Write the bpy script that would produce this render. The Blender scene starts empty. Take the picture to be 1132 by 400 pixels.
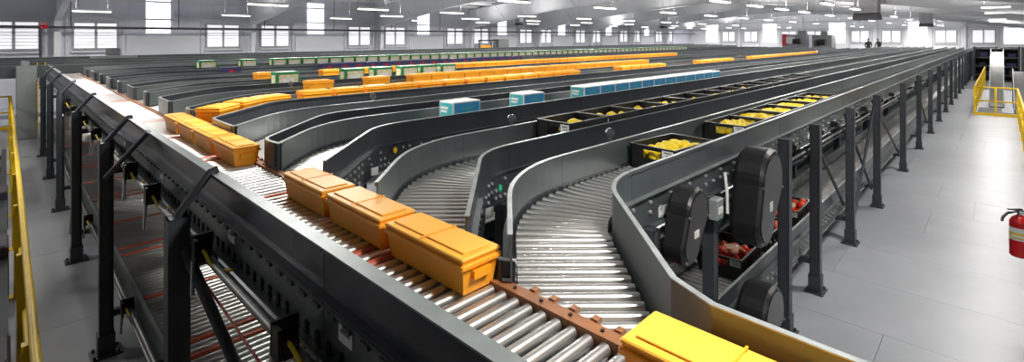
import bpy, math, random
from mathutils import Vector, Matrix
R = math.radians
random.seed(11)
scn = bpy.context.scene
col = scn.collection

# ------------------------------------------------------------------ camera, world, exposure
cam_d = bpy.data.cameras.new('camera')
cam_d.sensor_width = 36.0
cam_d.lens = 36.0 * 550 / 1132
cam_d.shift_y = -159 / 1132
cam_d.clip_start = 0.05
cam_d.clip_end = 400
cam = bpy.data.objects.new('camera', cam_d)
col.objects.link(cam)
cam.location = (0, 0, 3.0)
cam.rotation_euler = (R(90), 0, R(44.47 - 90))
scn.camera = cam

world = bpy.data.worlds.new('world')
scn.world = world
world.use_nodes = True
world.node_tree.nodes['Background'].inputs[0].default_value = (0.80, 0.88, 1.0, 1)
world.node_tree.nodes['Background'].inputs[1].default_value = 1.2
scn.view_settings.view_transform = 'Standard'
scn.view_settings.look = 'None'
scn.view_settings.gamma = 1.0
scn.view_settings.use_curve_mapping = False
scn.view_settings.exposure = -1.25
LAMP_W = 270.0          # power of one fluorescent fixture
PANEL_E = 4.6           # daylight through the translucent wall panels, and glow of the added near-wall ones
PANE_E = 1.5            # daylight at the frosted window panes

# ------------------------------------------------------------------ materials
def mat(name, c, rough=0.5, metal=0.0, var=0.12, scale=6.0, bump=0.0, bscale=40.0, emit=0.0, spec=None, stretch=None, alpha=None):
    m = bpy.data.materials.new(name)
    m.use_nodes = True
    nt = m.node_tree
    b = nt.nodes['Principled BSDF']
    b.inputs['Roughness'].default_value = rough
    b.inputs['Metallic'].default_value = metal
    if spec is not None:
        b.inputs['Specular IOR Level'].default_value = spec
    tc = nt.nodes.new('ShaderNodeTexCoord')
    mp = nt.nodes.new('ShaderNodeMapping')
    nt.links.new(tc.outputs['Object'], mp.inputs[0])
    if stretch:
        mp.inputs['Scale'].default_value = stretch
    n = nt.nodes.new('ShaderNodeTexNoise')
    n.inputs['Scale'].default_value = scale
    n.inputs['Detail'].default_value = 4
    nt.links.new(mp.outputs[0], n.inputs['Vector'])
    r = nt.nodes.new('ShaderNodeValToRGB')
    lo = [x * (1 - var) for x in c[:3]] + [1]
    hi = [min(1, x * (1 + var)) for x in c[:3]] + [1]
    r.color_ramp.elements[0].position = 0.3
    r.color_ramp.elements[1].position = 0.7
    r.color_ramp.elements[0].color = lo
    r.color_ramp.elements[1].color = hi
    nt.links.new(n.outputs['Fac'], r.inputs[0])
    nt.links.new(r.outputs[0], b.inputs['Base Color'])
    if bump:
        n2 = nt.nodes.new('ShaderNodeTexNoise')
        n2.inputs['Scale'].default_value = bscale
        nt.links.new(mp.outputs[0], n2.inputs['Vector'])
        bp = nt.nodes.new('ShaderNodeBump')
        bp.inputs['Strength'].default_value = bump
        bp.inputs['Distance'].default_value = 0.01
        nt.links.new(n2.outputs['Fac'], bp.inputs['Height'])
        nt.links.new(bp.outputs[0], b.inputs['Normal'])
    if emit:
        b.inputs['Emission Color'].default_value = (*c[:3], 1)
        b.inputs['Emission Strength'].default_value = emit
    if alpha is not None:
        b.inputs['Alpha'].default_value = alpha
    return m

M = {
 'slide':   mat('slide_steel', (0.085, 0.085, 0.08), 0.45, 0.5, 0.15, 4),
 'wallf':   mat('far_wall_white', (0.80, 0.80, 0.82), 0.55, 0, 0.03, 0.4),
 'gloss':   mat('glossy_black_cover', (0.022, 0.022, 0.024), 0.2, 0.0, 0.2, 6),
 'boltz':   mat('zinc_bolt', (0.55, 0.56, 0.56), 0.35, 0.4),
 'paint':   mat('dark_grey_shaded_paint', (0.050, 0.057, 0.066), 0.30, 0.25, 0.15, 3),  # shaded tone of the conveyor paint, shade put into the colour
 'paintlt': mat('grey_green_lit_paint', (0.105, 0.125, 0.128), 0.32, 0.3, 0.10, 2),  # lit tone of that same paint, light put into the colour
 'guardg':  mat('glossy_dark_guard', (0.085, 0.090, 0.105), 0.20, 0.25, 0.12, 3),
 'post':    mat('post_paint', (0.055, 0.062, 0.072), 0.45, 0.1, 0.15, 8),
 'trim':    mat('worn_edge_steel', (0.34, 0.37, 0.365), 0.35, 0.5, 0.2, 12),
 'trimg':   mat('edge_grey_green', (0.22, 0.25, 0.245), 0.4, 0.3, 0.12, 10),
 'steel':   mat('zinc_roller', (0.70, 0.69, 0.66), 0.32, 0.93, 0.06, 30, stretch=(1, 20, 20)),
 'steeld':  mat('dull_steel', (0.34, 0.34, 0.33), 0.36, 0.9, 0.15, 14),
 'red_roll': mat('red_roller', (0.50, 0.10, 0.045), 0.4, 0.0, 0.12, 20),
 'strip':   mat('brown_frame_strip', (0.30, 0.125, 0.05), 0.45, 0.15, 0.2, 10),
 'black':   mat('black_plastic', (0.012, 0.012, 0.013), 0.42, 0.0, 0.2, 10),
 'rubber':  mat('black_rubber', (0.02, 0.02, 0.02), 0.7, 0.0, 0.2, 10),
 'orange':  mat('orange_plastic', (0.95, 0.37, 0.015), 0.38, 0.0, 0.08, 5),
 'orangel': mat('orange_lid', (0.98, 0.47, 0.05), 0.36, 0.0, 0.06, 5),
 'lemon':   mat('lemon_skin', (0.95, 0.68, 0.012), 0.42, 0.0, 0.12, 30, 0.25, 120),
 'tomato':  mat('tomato_skin', (0.72, 0.045, 0.012), 0.25, 0.0, 0.25, 12),
 'leaf':    mat('green_stalk', (0.12, 0.22, 0.04), 0.6),
 'bag':     mat('clear_bag_film', (0.85, 0.75, 0.55), 0.15, 0.0, 0.1, 10, 0.5, 30, alpha=0.35),
 'white':   mat('white_paper', (0.80, 0.80, 0.78), 0.6, 0, 0.04),
 'print':   mat('grey_print', (0.20, 0.20, 0.22), 0.6),
 'blue':    mat('blue_print', (0.03, 0.28, 0.55), 0.45, 0, 0.15, 9),
 'teal':    mat('teal_print', (0.06, 0.42, 0.45), 0.45, 0, 0.2, 9),
 'lime':    mat('lime_print', (0.40, 0.55, 0.06), 0.45),
 'green':   mat('green_carton', (0.02, 0.22, 0.07), 0.5, 0, 0.12),
 'cream':   mat('cream_label', (0.72, 0.66, 0.42), 0.6, 0, 0.3, 25),
 'navy':    mat('navy_carton', (0.02, 0.022, 0.10), 0.5, 0, 0.15),
 'yellow':  mat('safety_yellow', (0.86, 0.56, 0.01), 0.35, 0, 0.06, 6),
 'yeld':    mat('yellow_cable', (0.80, 0.60, 0.02), 0.45),
 'redp':    mat('red_paint', (0.55, 0.012, 0.014), 0.25, 0, 0.08),
 'chrome':  mat('bright_metal', (0.7, 0.7, 0.7), 0.22, 1.0),
 'cab':     mat('cabinet_grey', (0.26, 0.28, 0.275), 0.45, 0, 0.05),
 'floor':   mat('deck_panel_grey', (0.36, 0.375, 0.40), 0.36, 0, 0.09, 1.2, 0.04, 30),
 'seam':    mat('deck_seam', (0.17, 0.17, 0.175), 0.7),
 'wall':    mat('wall_sheet_white', (0.66, 0.66, 0.74), 0.55, 0, 0.05, 0.4),
 'wallg':   mat('wall_lower_grey', (0.60, 0.61, 0.64), 0.55, 0, 0.05, 0.4),
 'frame':   mat('window_frame_grey', (0.40, 0.40, 0.42), 0.5),
 'beam':    mat('white_steel', (0.70, 0.71, 0.74), 0.5, 0, 0.05, 0.6),
 'roof':    mat('roof_underside', (0.52, 0.53, 0.55), 0.6, 0, 0.06, 0.5),
 'pipe':    mat('dark_pipe', (0.045, 0.04, 0.05), 0.5),
 'pane':    mat('frosted_pane', (0.97, 0.97, 1.0), 0.4, emit=PANE_E, var=0.01),
 'panel':   mat('translucent_light_panel', (0.93, 0.96, 1.0), 0.4, emit=PANEL_E, var=0.01),
 'tube':    mat('fluorescent_tube', (1.0, 0.97, 0.88), 0.4, emit=9.0, var=0.0),
 'skin':    mat('skin', (0.45, 0.27, 0.20), 0.5),
 'cloth1':  mat('dark_clothing', (0.03, 0.03, 0.04), 0.8),
 'cloth2':  mat('brown_clothing', (0.08, 0.06, 0.05), 0.8),
 'hair':    mat('dark_hair', (0.02, 0.015, 0.012), 0.6),
 'motor':   mat('teal_motor', (0.03, 0.10, 0.11), 0.45),
 'belt':    mat('pale_belt', (0.42, 0.43, 0.42), 0.5, 0, 0.08),
}

# ------------------------------------------------------------------ mesh helpers
class MB:
    def __init__(s):
        s.v = []; s.f = []; s.sm = []
    def add(s, vs, fs, smooth=False):
        o = len(s.v)
        s.v += [tuple(p) for p in vs]
        s.f += [tuple(i + o for i in f) for f in fs]
        s.sm += [smooth] * len(fs)
        return s
    def box(s, x0, x1, y0, y1, z0, z1, bev=0.0, rot=None, c=None):
        if bev > 0:
            b = min(bev, abs(x1-x0)*.3, abs(y1-y0)*.3, abs(z1-z0)*.3)
            vs = []
            for z, i in ((z0, b), (z0+b, 0), (z1-b, 0), (z1, b)):
                X0, X1, Y0, Y1 = x0+i, x1-i, y0+i, y1-i
                vs += [(X0+b,Y0,z),(X1-b,Y0,z),(X1,Y0+b,z),(X1,Y1-b,z),(X1-b,Y1,z),(X0+b,Y1,z),(X0,Y1-b,z),(X0,Y0+b,z)]
            fs = [tuple(range(7,-1,-1)), tuple(range(24,32))]
            for k in range(3):
                for j in range(8):
                    fs.append((k*8+j, k*8+(j+1)%8, k*8+8+(j+1)%8, k*8+8+j))
        else:
            vs = [(x0,y0,z0),(x1,y0,z0),(x1,y1,z0),(x0,y1,z0),(x0,y0,z1),(x1,y0,z1),(x1,y1,z1),(x0,y1,z1)]
            fs = [(3,2,1,0),(4,5,6,7),(0,1,5,4),(1,2,6,5),(2,3,7,6),(3,0,4,7)]
        if rot is not None:
            vs = [rot @ Vector(p) for p in vs]
        return s.add(vs, fs)
    def tube(s, a, b, r, n=8, r2=None, caps=True, smooth=True):
        a = Vector(a); b = Vector(b); d = (b-a).normalized()
        u = d.cross(Vector((0,0,1)))
        if u.length < 1e-4: u = Vector((1,0,0))
        u.normalize(); w = d.cross(u)
        r2 = r if r2 is None else r2
        vs = []
        for p, q in ((a, r), (b, r2)):
            for k in range(n):
                t = 2*math.pi*k/n
                vs.append(p + u*(q*math.cos(t)) + w*(q*math.sin(t)))
        s.add(vs, [(k, n+k, n+(k+1)%n, (k+1)%n) for k in range(n)], smooth)
        if caps:
            s.add(vs, [tuple(range(n)), tuple(range(2*n-1, n-1, -1))])
        return s
    def path(s, pts, r, n=8):
        pts = [Vector(p) for p in pts]
        rings = []
        up = Vector((0.13, 0.21, 0.97))
        for i, p in enumerate(pts):
            d = (pts[min(i+1, len(pts)-1)] - pts[max(i-1, 0)]).normalized()
            u = d.cross(up).normalized(); w = d.cross(u)
            rings.append([p + u*(r*math.cos(2*math.pi*k/n)) + w*(r*math.sin(2*math.pi*k/n)) for k in range(n)])
        vs = [q for g in rings for q in g]
        fs = []
        for i in range(len(pts)-1):
            for k in range(n):
                fs.append((i*n+k, (i+1)*n+k, (i+1)*n+(k+1)%n, i*n+(k+1)%n))
        s.add(vs, fs, True)
        s.add(vs, [tuple(range(n)), tuple(range(len(vs)-1, len(vs)-n-1, -1))])
        return s
    def sweep(s, path, prof):
        """closed profile (n, z) swept along an xy path; n runs to the left of the path"""
        P = [Vector((p[0], p[1])) for p in path]
        k = len(prof); vs = []
        for i, p in enumerate(P):
            d1 = (P[i]-P[i-1]).normalized() if i > 0 else (P[1]-P[0]).normalized()
            d2 = (P[i+1]-P[i]).normalized() if i < len(P)-1 else d1
            n1 = Vector((-d1.y, d1.x)); n2 = Vector((-d2.y, d2.x))
            n = (n1+n2); n = n / max(0.2, n.dot(n1))
            for a, z in prof:
                vs.append((p.x + n.x*a, p.y + n.y*a, z))
        fs = []
        for i in range(len(P)-1):
            for j in range(k):
                fs.append((i*k+j, (i+1)*k+j, (i+1)*k+(j+1)%k, i*k+(j+1)%k))
        fs.append(tuple(range(k-1, -1, -1)))
        fs.append(tuple(range(len(vs)-k, len(vs))))
        return s.add(vs, fs)
    def prism(s, pts, y0, y1, axis='y', bev=0.0):
        """polygon in xz (axis y), or yz (axis x), extruded"""
        n = len(pts)
        def P(a, b, t): return (a, t, b) if axis == 'y' else (t, a, b)
        cx = sum(p[0] for p in pts)/n; cz = sum(p[1] for p in pts)/n
        layers = [(y0, 1.0)] if not bev else [(y0, 1-bev*1.0), (y0 + (y1-y0)*0.12, 1.0)]
        layers += [(y1, 1.0)] if not bev else [(y0 + (y1-y0)*0.88, 1.0), (y1, 1-bev)]
        vs = []
        for t, k in layers:
            vs += [P(cx+(a-cx)*k, cz+(b-cz)*k, t) for a, b in pts]
        fs = []
        L = len(layers)
        for l in range(L-1):
            for j in range(n):
                fs.append((l*n+j, l*n+(j+1)%n, (l+1)*n+(j+1)%n, (l+1)*n+j))
        fs.append(tuple(range(n-1, -1, -1)))
        fs.append(tuple(range((L-1)*n, L*n)))
        return s.add(vs, fs)
    def ball(s, c, rx, ry, rz, nu=10, nv=6, tip=0.0):
        vs = []; fs = []
        for i in range(nv+1):
            t = math.pi*i/nv
            ex = 1 + tip*(abs(math.cos(t))**6)
            for j in range(nu):
                p = 2*math.pi*j/nu
                vs.append((c[0]+rx*math.cos(t)*ex, c[1]+ry*math.sin(t)*math.cos(p), c[2]+rz*math.sin(t)*math.sin(p)))
        for i in range(nv):
            for j in range(nu):
                fs.append((i*nu+j, i*nu+(j+1)%nu, (i+1)*nu+(j+1)%nu, (i+1)*nu+j))
        return s.add(vs, fs, True)
    def mesh(s, name, m):
        me = bpy.data.meshes.new(name)
        me.from_pydata(s.v, [], s.f)
        me.polygons.foreach_set('use_smooth', s.sm)
        me.materials.append(M[m] if isinstance(m, str) else m)
        me.update()
        return me
    def build(s, name, m, parent=None, loc=None, label=None):
        return put(name, s.mesh(name, m), parent, loc, label=label)

def put(name, me, parent=None, loc=None, rz=0.0, scale=None, label=None):
    o = bpy.data.objects.new(name, me)
    col.objects.link(o)
    if parent is not None: o.parent = parent
    if loc is not None: o.location = loc
    if rz: o.rotation_euler = (0, 0, rz)
    if scale is not None: o.scale = scale
    if label: o['label'] = label
    return o
def tag(o, label, cat, group=None):
    o['label'] = label; o['category'] = cat
    if group: o['group'] = group
    return o
def thing(name, label, cat, loc=(0,0,0), rz=0.0, group=None):
    o = bpy.data.objects.new(name, None)
    col.objects.link(o)
    o.location = loc; o.rotation_euler = (0, 0, rz)
    o.empty_display_size = 0.1
    return tag(o, label, cat, group)
def struct(o):
    o['kind'] = 'structure'; return o
def stuff(o):
    o['kind'] = 'stuff'; return o
def copy_tree(o, parent=None, loc=None, rz=None, label=None, group=None):
    c = o.copy(); col.objects.link(c)
    c.parent = parent
    if loc is not None: c.location = loc
    if rz is not None: c.rotation_euler = (0, 0, rz)
    if label: c['label'] = label
    if group: c['group'] = group
    for ch in o.children:
        copy_tree(ch, c)
    return c

def nth(n):
    return '%d%s' % (n, 'th' if 10 < n % 100 < 20 else {1: 'st', 2: 'nd', 3: 'rd'}.get(n % 10, 'th'))

# ================================================================== THE BUILDING
YW, XF = 30.0, 65.0          # long wall on the left, far end wall
YV, YR2 = -2.0, -18.0        # valley line of the roof, wall of the next bay
XB = -12.0
# floor slab with separate deck panels in the walkways
fl = struct(MB().box(XB, XF, YR2, YW, -0.30, -0.018).build('floor', 'seam'))
pm = MB().box(0.002, 1.218, 0.002, 2.438, -0.018, 0.0).mesh('floor_panel', 'floor')
for i in range(-2, 32):
    for j in range(-2, 2):
        put('floor_panel', pm, fl, (i*1.22 + .1, j*2.44 - 0.6 + (1.22 if i % 2 else 0) - (1.0 if i % 3 else 0.3), 0))
for j in range(0, 10):
    for i in range(-2, 3):
        put('floor_panel', pm, fl, (-1.15 + i*1.22, 4.53 + j*2.44, 0))
o = MB().box(4.95-2.44, XF, 5.6, YW, -0.018, 0.0).build('floor_panel', 'floor', fl)
o = MB().box(XB, 2.5, 28.94, YW, -0.018, 0.0).build('floor_panel', 'floor', fl)

# roof with purlins
def roof_z(y):
    if y >= YV: return 5.35 + 1.35*(1 - abs(y-14)/16)
    return 5.35 + 1.35*(1 - abs(y+18)/16)
rf = struct(MB().sweep([(XB, 0), (XF, 0)], [(30.2, roof_z(30)), (14, 6.7), (-2, 5.35), (-18, 6.7), (-18.2, 6.9), (-2, 5.6), (14, 6.95), (30.2, 5.6)]).build('ceiling', 'roof'))
for k in range(20):
    y = 29.0 - k*1.6
    z = roof_z(y)
    MB().box(XB, XF, y-0.035, y+0.035, z-0.22, z-0.01).build('purlin', 'beam', rf)

# walls
wl = struct(MB().box(XB, XF, YW, YW+0.2, -0.3, 5.6).build('wall_left', 'wall'))
wb = struct(MB().box(XF, XF+0.2, YR2, YW+0.2, -0.3, 6.9).build('wall_far', 'wallf'))
struct(MB().box(XB, XF, YR2-0.2, YR2, -0.3, 6.9).build('wall_right', 'wall'))
struct(MB().box(XB-0.2, XB, YR2, YW+0.2, -0.3, 6.9).build('wall_near', 'wall'))
# girts and sheet ribs on the long wall
for z in (3.88, 4.75):
    MB().box(XB, XF, YW-0.09, YW, z-0.04, z+0.04).build('girt', 'wallg', wl)
    MB().box(XF-0.09, XF, YR2, YW, z-0.04, z+0.04).build('girt', 'wallg', wb)
rib = MB()
x = XB
while x < XF:
    rib.box(x, x+0.05, YW-0.02, YW, 0, 5.4); x += 0.6
stuff(rib.build('sheet_ribs', 'wall', wl))
cols_x = [1.6 + 8*k for k in range(-1, 8)]
WN = [0]
def window(c, along, wall_parent):
    """two-light window with horizontal louvres; c = centre along the wall"""
    WN[0] += 1
    root = bpy.data.objects.new('window_%d' % WN[0], None)
    col.objects.link(root); root['kind'] = 'structure'
    if along == 'x': root.location = (c, YW, 3.0)
    else: root.location = (XF, c, 3.0); root.rotation_euler = (0, 0, R(-90))
    w, zt, zb = 0.76, 0.64, -0.50
    f = MB()
    f.box(-w-.07, w+.07, -0.10, 0, zt, zt+.07).box(-w-.07, w+.07, -0.10, 0, zb-.07, zb)
    f.box(-w-.07, -w, -0.10, 0, zb, zt).box(w, w+.07, -0.10, 0, zb, zt).box(-0.05, 0.05, -0.10, 0, zb, zt)
    f.build('window_frame', 'frame', root)
    for s in (-1, 1):
        x0, x1 = (0.05, w) if s > 0 else (-w, -0.05)
        MB().box(x0, x1, -0.03, -0.005, zb, zt).build('pane', 'pane', root)
        lv = MB()
        for k in range(7):
            z = zb + (k+1)*(zt-zb)/8
            lv.box(x0, x1, -0.05, -0.032, z-0.012, z+0.012)
        stuff(lv.build('louvre_bars', 'wallg', root))
    MB().box(-w-.12, w+.12, -0.2, 0, zb-.2, zb-.12).build('window_sill', 'wallg', root)
    MB().box(-w-.30, -w-.2, -0.09, 0, -1.2, zt+.2).box(w+.2, w+.30, -0.09, 0, -1.2, zt+.2).build('jamb_stud', 'wallg', root)
for cx in cols_x[1:]:
    for s in (-1.35, 1.35):
        if cx + s < XF - 1: window(cx+s, 'x', wl)
for c in (23.5, 16.5, 9.5, 2.5):
    for s in (-1.35, 1.35): window(c+s, 'y', wb)
# translucent daylight panels in the wall
for cx in cols_x[:-1]:
    MB().box(cx+3.25, cx+4.25, YW-0.035, YW, 3.2, 5.05).build('light_panel', 'panel', wl)
    MB().box(cx+2.9-.4, cx+5.5, YW-0.06, YW, 1.9, 3.05).build('lower_wall_sheet', 'wallg', wl)
for c in (27.0, 20.0, 13.0, 6.0, -1.0):
    MB().box(XF-0.035, XF, c-0.75, c+0.75, 2.4, 4.55).build('light_panel', 'panel', wb)

for c in (26.0, 19.0, 12.0):  # unseen glowing panels added on the near wall for light from the left
    MB().box(XB, XB+0.035, c-0.75, c+0.75, 2.2, 4.6).build('light_panel', 'panel', bpy.data.objects['wall_near'])
# rigid frames: tapered column at the long wall, haunched rafter, column at the valley
def frame_low(y):                       # underside of the rafter
    a = abs(y-14)
    if a >= 8: return 4.72 - (a-8)*0.128
    return 5.35 - a*(5.35-4.72)/8
def frame_prof():
    top = [(30-0.1, roof_z(29.9)-0.24), (14, roof_z(14)-0.24), (-2+0.1, roof_z(-1.9)-0.24)]
    low = [(-1.5, frame_low(-1.5)-.05), (6, frame_low(6)), (14, frame_low(14)), (22, frame_low(22)), (29.3, frame_low(29.3)-.05)]
    return top, low
top, low = frame_prof()
tn = 0
for cx in cols_x[1:] + [65.6-0.5]:
    tn += 1
    root = bpy.data.objects.new('trim_%d' % tn, None); col.objects.link(root)
    root['kind'] = 'structure'; root.location = (cx, 0, 0)
    root['label'] = 'white tapered steel roof frame spanning the hall'
    for side, a, b in (('l', 14, 30), ('r', -2, 14)):
        tp = [p for p in top if a-0.2 <= p[0] <= b+0.2]; lw = [p for p in low if a-0.2 <= p[0] <= b+0.2]
        MB().prism(tp + lw, -0.02, 0.02, 'x').build('rafter_web', 'beam', root)
        fl2 = MB()
        for i in range(len(lw)-1):
            (y0, z0), (y1, z1) = lw[i], lw[i+1]
            fl2.add([(-.11,y0,z0-.02),(.11,y0,z0-.02),(.11,y1,z1-.02),(-.11,y1,z1-.02),(-.11,y0,z0+.01),(.11,y0,z0+.01),(.11,y1,z1+.01),(-.11,y1,z1+.01)],
                    [(3,2,1,0),(4,5,6,7),(0,1,5,4),(1,2,6,5),(2,3,7,6),(3,0,4,7)])
        fl2.build('rafter_flange', 'beam', root)
    for yb, s in ((29.98, -1), (-2.0, 1)):
        c_ = MB()
        y_top = yb + s*0.68; y_bot = yb + s*0.32
        zt = 3.85
        c_.add([(-.11,y_bot-.012,0),(.11,y_bot-.012,0),(.11,y_bot+.012,0),(-.11,y_bot+.012,0),(-.11,y_top-.012,zt),(.11,y_top-.012,zt),(.11,y_top+.012,zt),(-.11,y_top+.012,zt)],
               [(3,2,1,0),(4,5,6,7),(0,1,5,4),(1,2,6,5),(2,3,7,6),(3,0,4,7)])
        c_.prism([(yb, 0), (y_bot, 0), (y_top, zt), (y_top, 4.9), (yb, 4.9)][::(1 if s < 0 else -1)], -.012, .012, 'x')
        c_.box(-.11, .11, min(yb, yb+s*.02), max(yb, yb+s*.02), 0, 5.0)
        c_.build('column', 'beam', root)
    # fly braces in a V below the purlins
    br = MB()
    for y in (25.8, 19.4, 9.8, 3.4):
        br.tube((0, y, frame_low(y)), (1.3, y, roof_z(y)-.2), .02, 5).tube((0, y, frame_low(y)), (-1.3, y, roof_z(y)-.2), .02, 5)
    br.build('fly_brace', 'wallg', root)
# columns of the far wall
for c in (23.5, 16.5, 9.5, 2.5):
    MB().box(XF-0.28, XF-0.02, c-0.14, c+0.14, 0, 5.4).build('wall_column', 'beam', wb)

# sprinkler pipe along the long wall
p = thing('sprinkler_pipe', 'dark sprinkler pipe running along the window wall', 'pipe', (0, 28.9, 3.42))
MB().tube((XB+.5, 0, 0), (XF-1, 0, 0), 0.055, 8).build('pipe_run', 'pipe', p)
for k in range(17):
    x = -6 + k*4.0
    MB().tube((x, 0, 0), (x, 0, roof_z(28.9)-3.45), 0.02, 5).build('hanger', 'pipe', p)
MB().tube((1.05, 0, 0), (1.05, 0, -2.6), 0.055, 8).build('riser', 'pipe', p)
MB().ball((1.15, -.02, 0.02), 0.12, 0.09, 0.10).build('valve', 'redp', p, label='red valve body')
MB().path([(1.15+.12*math.cos(t*.7), -.14, .07+.12*math.sin(t*.7)) for t in range(10)], .02, 6).build('valve_wheel', 'redp', p)

# hanging fluorescent fixtures
def make_fixture():
    t = thing('strip_light', 'hanging fluorescent strip light over the lanes', 'light')
    MB().add([(-.64,-.10,.0),(.64,-.10,.0),(.64,.10,.0),(-.64,.10,.0),(-.64,-.04,.075),(.64,-.04,.075),(.64,.04,.075),(-.64,.04,.075)],
             [(4,5,6,7),(0,1,5,4),(1,2,6,5),(2,3,7,6),(3,0,4,7),(3,2,1,0)]).build('reflector', 'beam', t)
    for s in (-1, 1):
        MB().tube((-.61, s*.05, -.02), (.61, s*.05, -.02), .019, 8).build('fluorescent_tube', 'tube', t)
        MB().tube((0, 0, 0), (0, 0, 1), .006, 4).build('hanging_wire', 'frame', t, (s*.5, 0, .07))
    return t
ld = bpy.data.lights.new('strip_lamp', 'AREA')
ld.shape = 'RECTANGLE'; ld.size = 1.2; ld.size_y = 0.16; ld.energy = LAMP_W; ld.color = (1.0, 0.97, 0.93)
lu = bpy.data.lights.new('added_uplight', 'AREA')      # upward light added to brighten roof and walls
lu.shape = 'RECTANGLE'; lu.size = 0.8; lu.size_y = 0.1; lu.energy = LAMP_W*0.40; lu.color = (1.0, 0.97, 0.93)
def uplight(t):
    u = bpy.data.objects.new('added_uplight', lu); col.objects.link(u); u.parent = t
    u.location = (0, 0, 0.09); u.rotation_euler = (math.pi, 0, 0)
proto = make_fixture()
l = bpy.data.objects.new('strip_lamp', ld); col.objects.link(l); l.parent = proto
l.location = (0, 0, -0.06)
uplight(proto)
lamp_rows = [(26.6, 'row along the window wall', [-2.9, 2.5, 7.9, 13.3, 18.7, 24.1, 29.5, 35, 41, 47, 53, 57.5, 61.5]),  # last two lamps of every row added to brighten the far wall
             (21.8, 'row second from the window wall', [13.6, 18.8, 24.2, 30.1, 36, 44, 52, 57, 61.5]),
             (17.0, 'middle row over the far lanes', [-3.2, 1.6, 6.0, 9.8, 13.6, 18.4, 23.2, 28, 33, 39, 46, 54, 58, 61.8]),
             (10.2, 'row over the orange tote lanes', [-3.4, 1.2, 5.6, 10.5, 15.2, 20.0, 24.4, 28.8, 33, 38, 44, 51, 57.5, 61.8]),
             (5.9, 'row over the blue box lane', [2.4, 7.0, 11.4, 14.8, 17.7, 20.6, 23.6, 28, 33, 39, 46, 54, 58, 61.8]),
             (3.9, 'row over the lemon lanes', [13.8, 18.2, 22.4, 26.6, 32, 38, 45, 53, 58, 61.8])]
def hang(t, y):
    for ch in t.children:
        if ch.name.startswith('hanging_wire'): ch.scale = (1, 1, roof_z(y) - 4.13)
first = True
for y, nm, xs in lamp_rows:
    for q, x in enumerate(xs):
        lab = 'hanging fluorescent strip light, %s from the left in the %s' % (nth(q+1), nm)
        loc = (x, y, 4.06)
        if first:
            t = proto; t.location = loc; t['label'] = lab; first = False
        else:
            t = copy_tree(proto, None, loc, None, lab)
        t['group'] = 'strip lights, ' + nm
        hang(t, y)
for k in range(11):
    x = 2.0 + k*5.6
    t = copy_tree(proto, None, (x, 0.12, 4.06), R(90), 'crosswise fluorescent light, %s from the near end above the right aisle' % nth(k+1), 'strip lights above the right aisle')
    hang(t, 0.12)
    t.scale = (.6, 1.5, 1)

# ventilation boxes under the roof
def vent_box(x, y, z, s, label):
    t = thing('ventilation_box', label, 'air diffuser', (x, y, z))
    MB().box(-.5*s, .5*s, -.5*s, .5*s, 0.35*s, roof_z(y) - z).build('duct', 'frame', t)
    a, b = .5*s, .56*s
    MB().add([(-a,-a,.35*s),(a,-a,.35*s),(a,a,.35*s),(-a,a,.35*s),(-b,-b,0),(b,-b,0),(b,b,0),(-b,b,0)],
             [(0,1,5,4),(1,2,6,5),(2,3,7,6),(3,0,4,7),(0,1,2,3)]).build('hood', 'pipe', t)
    for k in range(4):
        MB().box(-b, b, -b + k*b*.6 + .02, -b + k*b*.6 + .1, 0.0, 0.03).build('louvre', 'pipe', t)
vent_box(25.4, 4.0, 3.72, .82, 'large grey ventilation box hanging over the lemon lanes')
vent_box(41.5, 3.4, 3.66, .66, 'small grey ventilation box hanging farther down the hall')
vent_box(28.5, 27.2, 3.95, .42, 'dark ventilation box hanging before the window wall')
vent_box(46.0, 24.0, 3.9, .5, 'ventilation box hanging by the far corner')

# ================================================================== CONVEYORS
ZR = 1.90                   # roller tops, upper level
ZL = 0.62                   # roller tops, lower level
RR = 0.026
W = 0.57
XS = 1.57                   # edge where lanes meet the merge conveyor
roller_me = MB().tube((0,0,0), (1,0,0), RR, 12).mesh('roller', 'steel')
roller_red = MB().tube((0,0,0), (1,0,0), RR, 12).mesh('roller', 'red_roll')
def roller(parent, a, b, z, red=False):
    d = Vector((b[0]-a[0], b[1]-a[1]))
    return put('roller', roller_red if red else roller_me, parent, (a[0], a[1], z-RR), math.atan2(d.y, d.x), (d.length, 1, 1))

bolt_m = 'boltz'
def lane_path(yR, off, x_end=None, n=9, to_strip=True):
    cx, cy = 2.87, yR-0.73
    r = 0.73+off
    pts = []
    for k in range(n+1):
        a = R(90 + 45*k/n)
        pts.append((cx + r*math.cos(a), cy + r*math.sin(a)))
    if to_strip:
        x, y = pts[-1]
        s = x - XS
        pts.append((XS, y - s))
    if x_end: pts = [(x_end, yR+off)] + pts
    return pts       # runs from far to near

def guard_prof(s, z0, z1, th=0.010):
    # s=+1: outside of the conveyor lies to the left of the path, -1: to the right
    o = [(0, z0), (s*0.045, z0), (s*0.045, z0+0.008), (s*th, z0+0.012), (s*th, z1-0.02), (s*0.022, z1-0.02), (s*0.022, z1), (0, z1)]
    return o if s < 0 else o[::-1]
def trim_prof(s, z1):
    o = [(s*-0.002, z1), (s*0.023, z1), (s*0.023, z1+0.005), (s*-0.002, z1+0.005)]
    return o if s < 0 else o[::-1]
def chan_prof(s, z0, z1):
    o = [(0, z0), (s*0.05, z0), (s*0.05, z0+.01), (s*0.012, z0+.01), (s*0.012, z1), (0, z1)]
    return o if s < 0 else o[::-1]

LANES = []
y = 1.73
for k in range(14):
    LANES.append(y); y += 1.13 if k % 2 == 0 else 1.55

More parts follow.
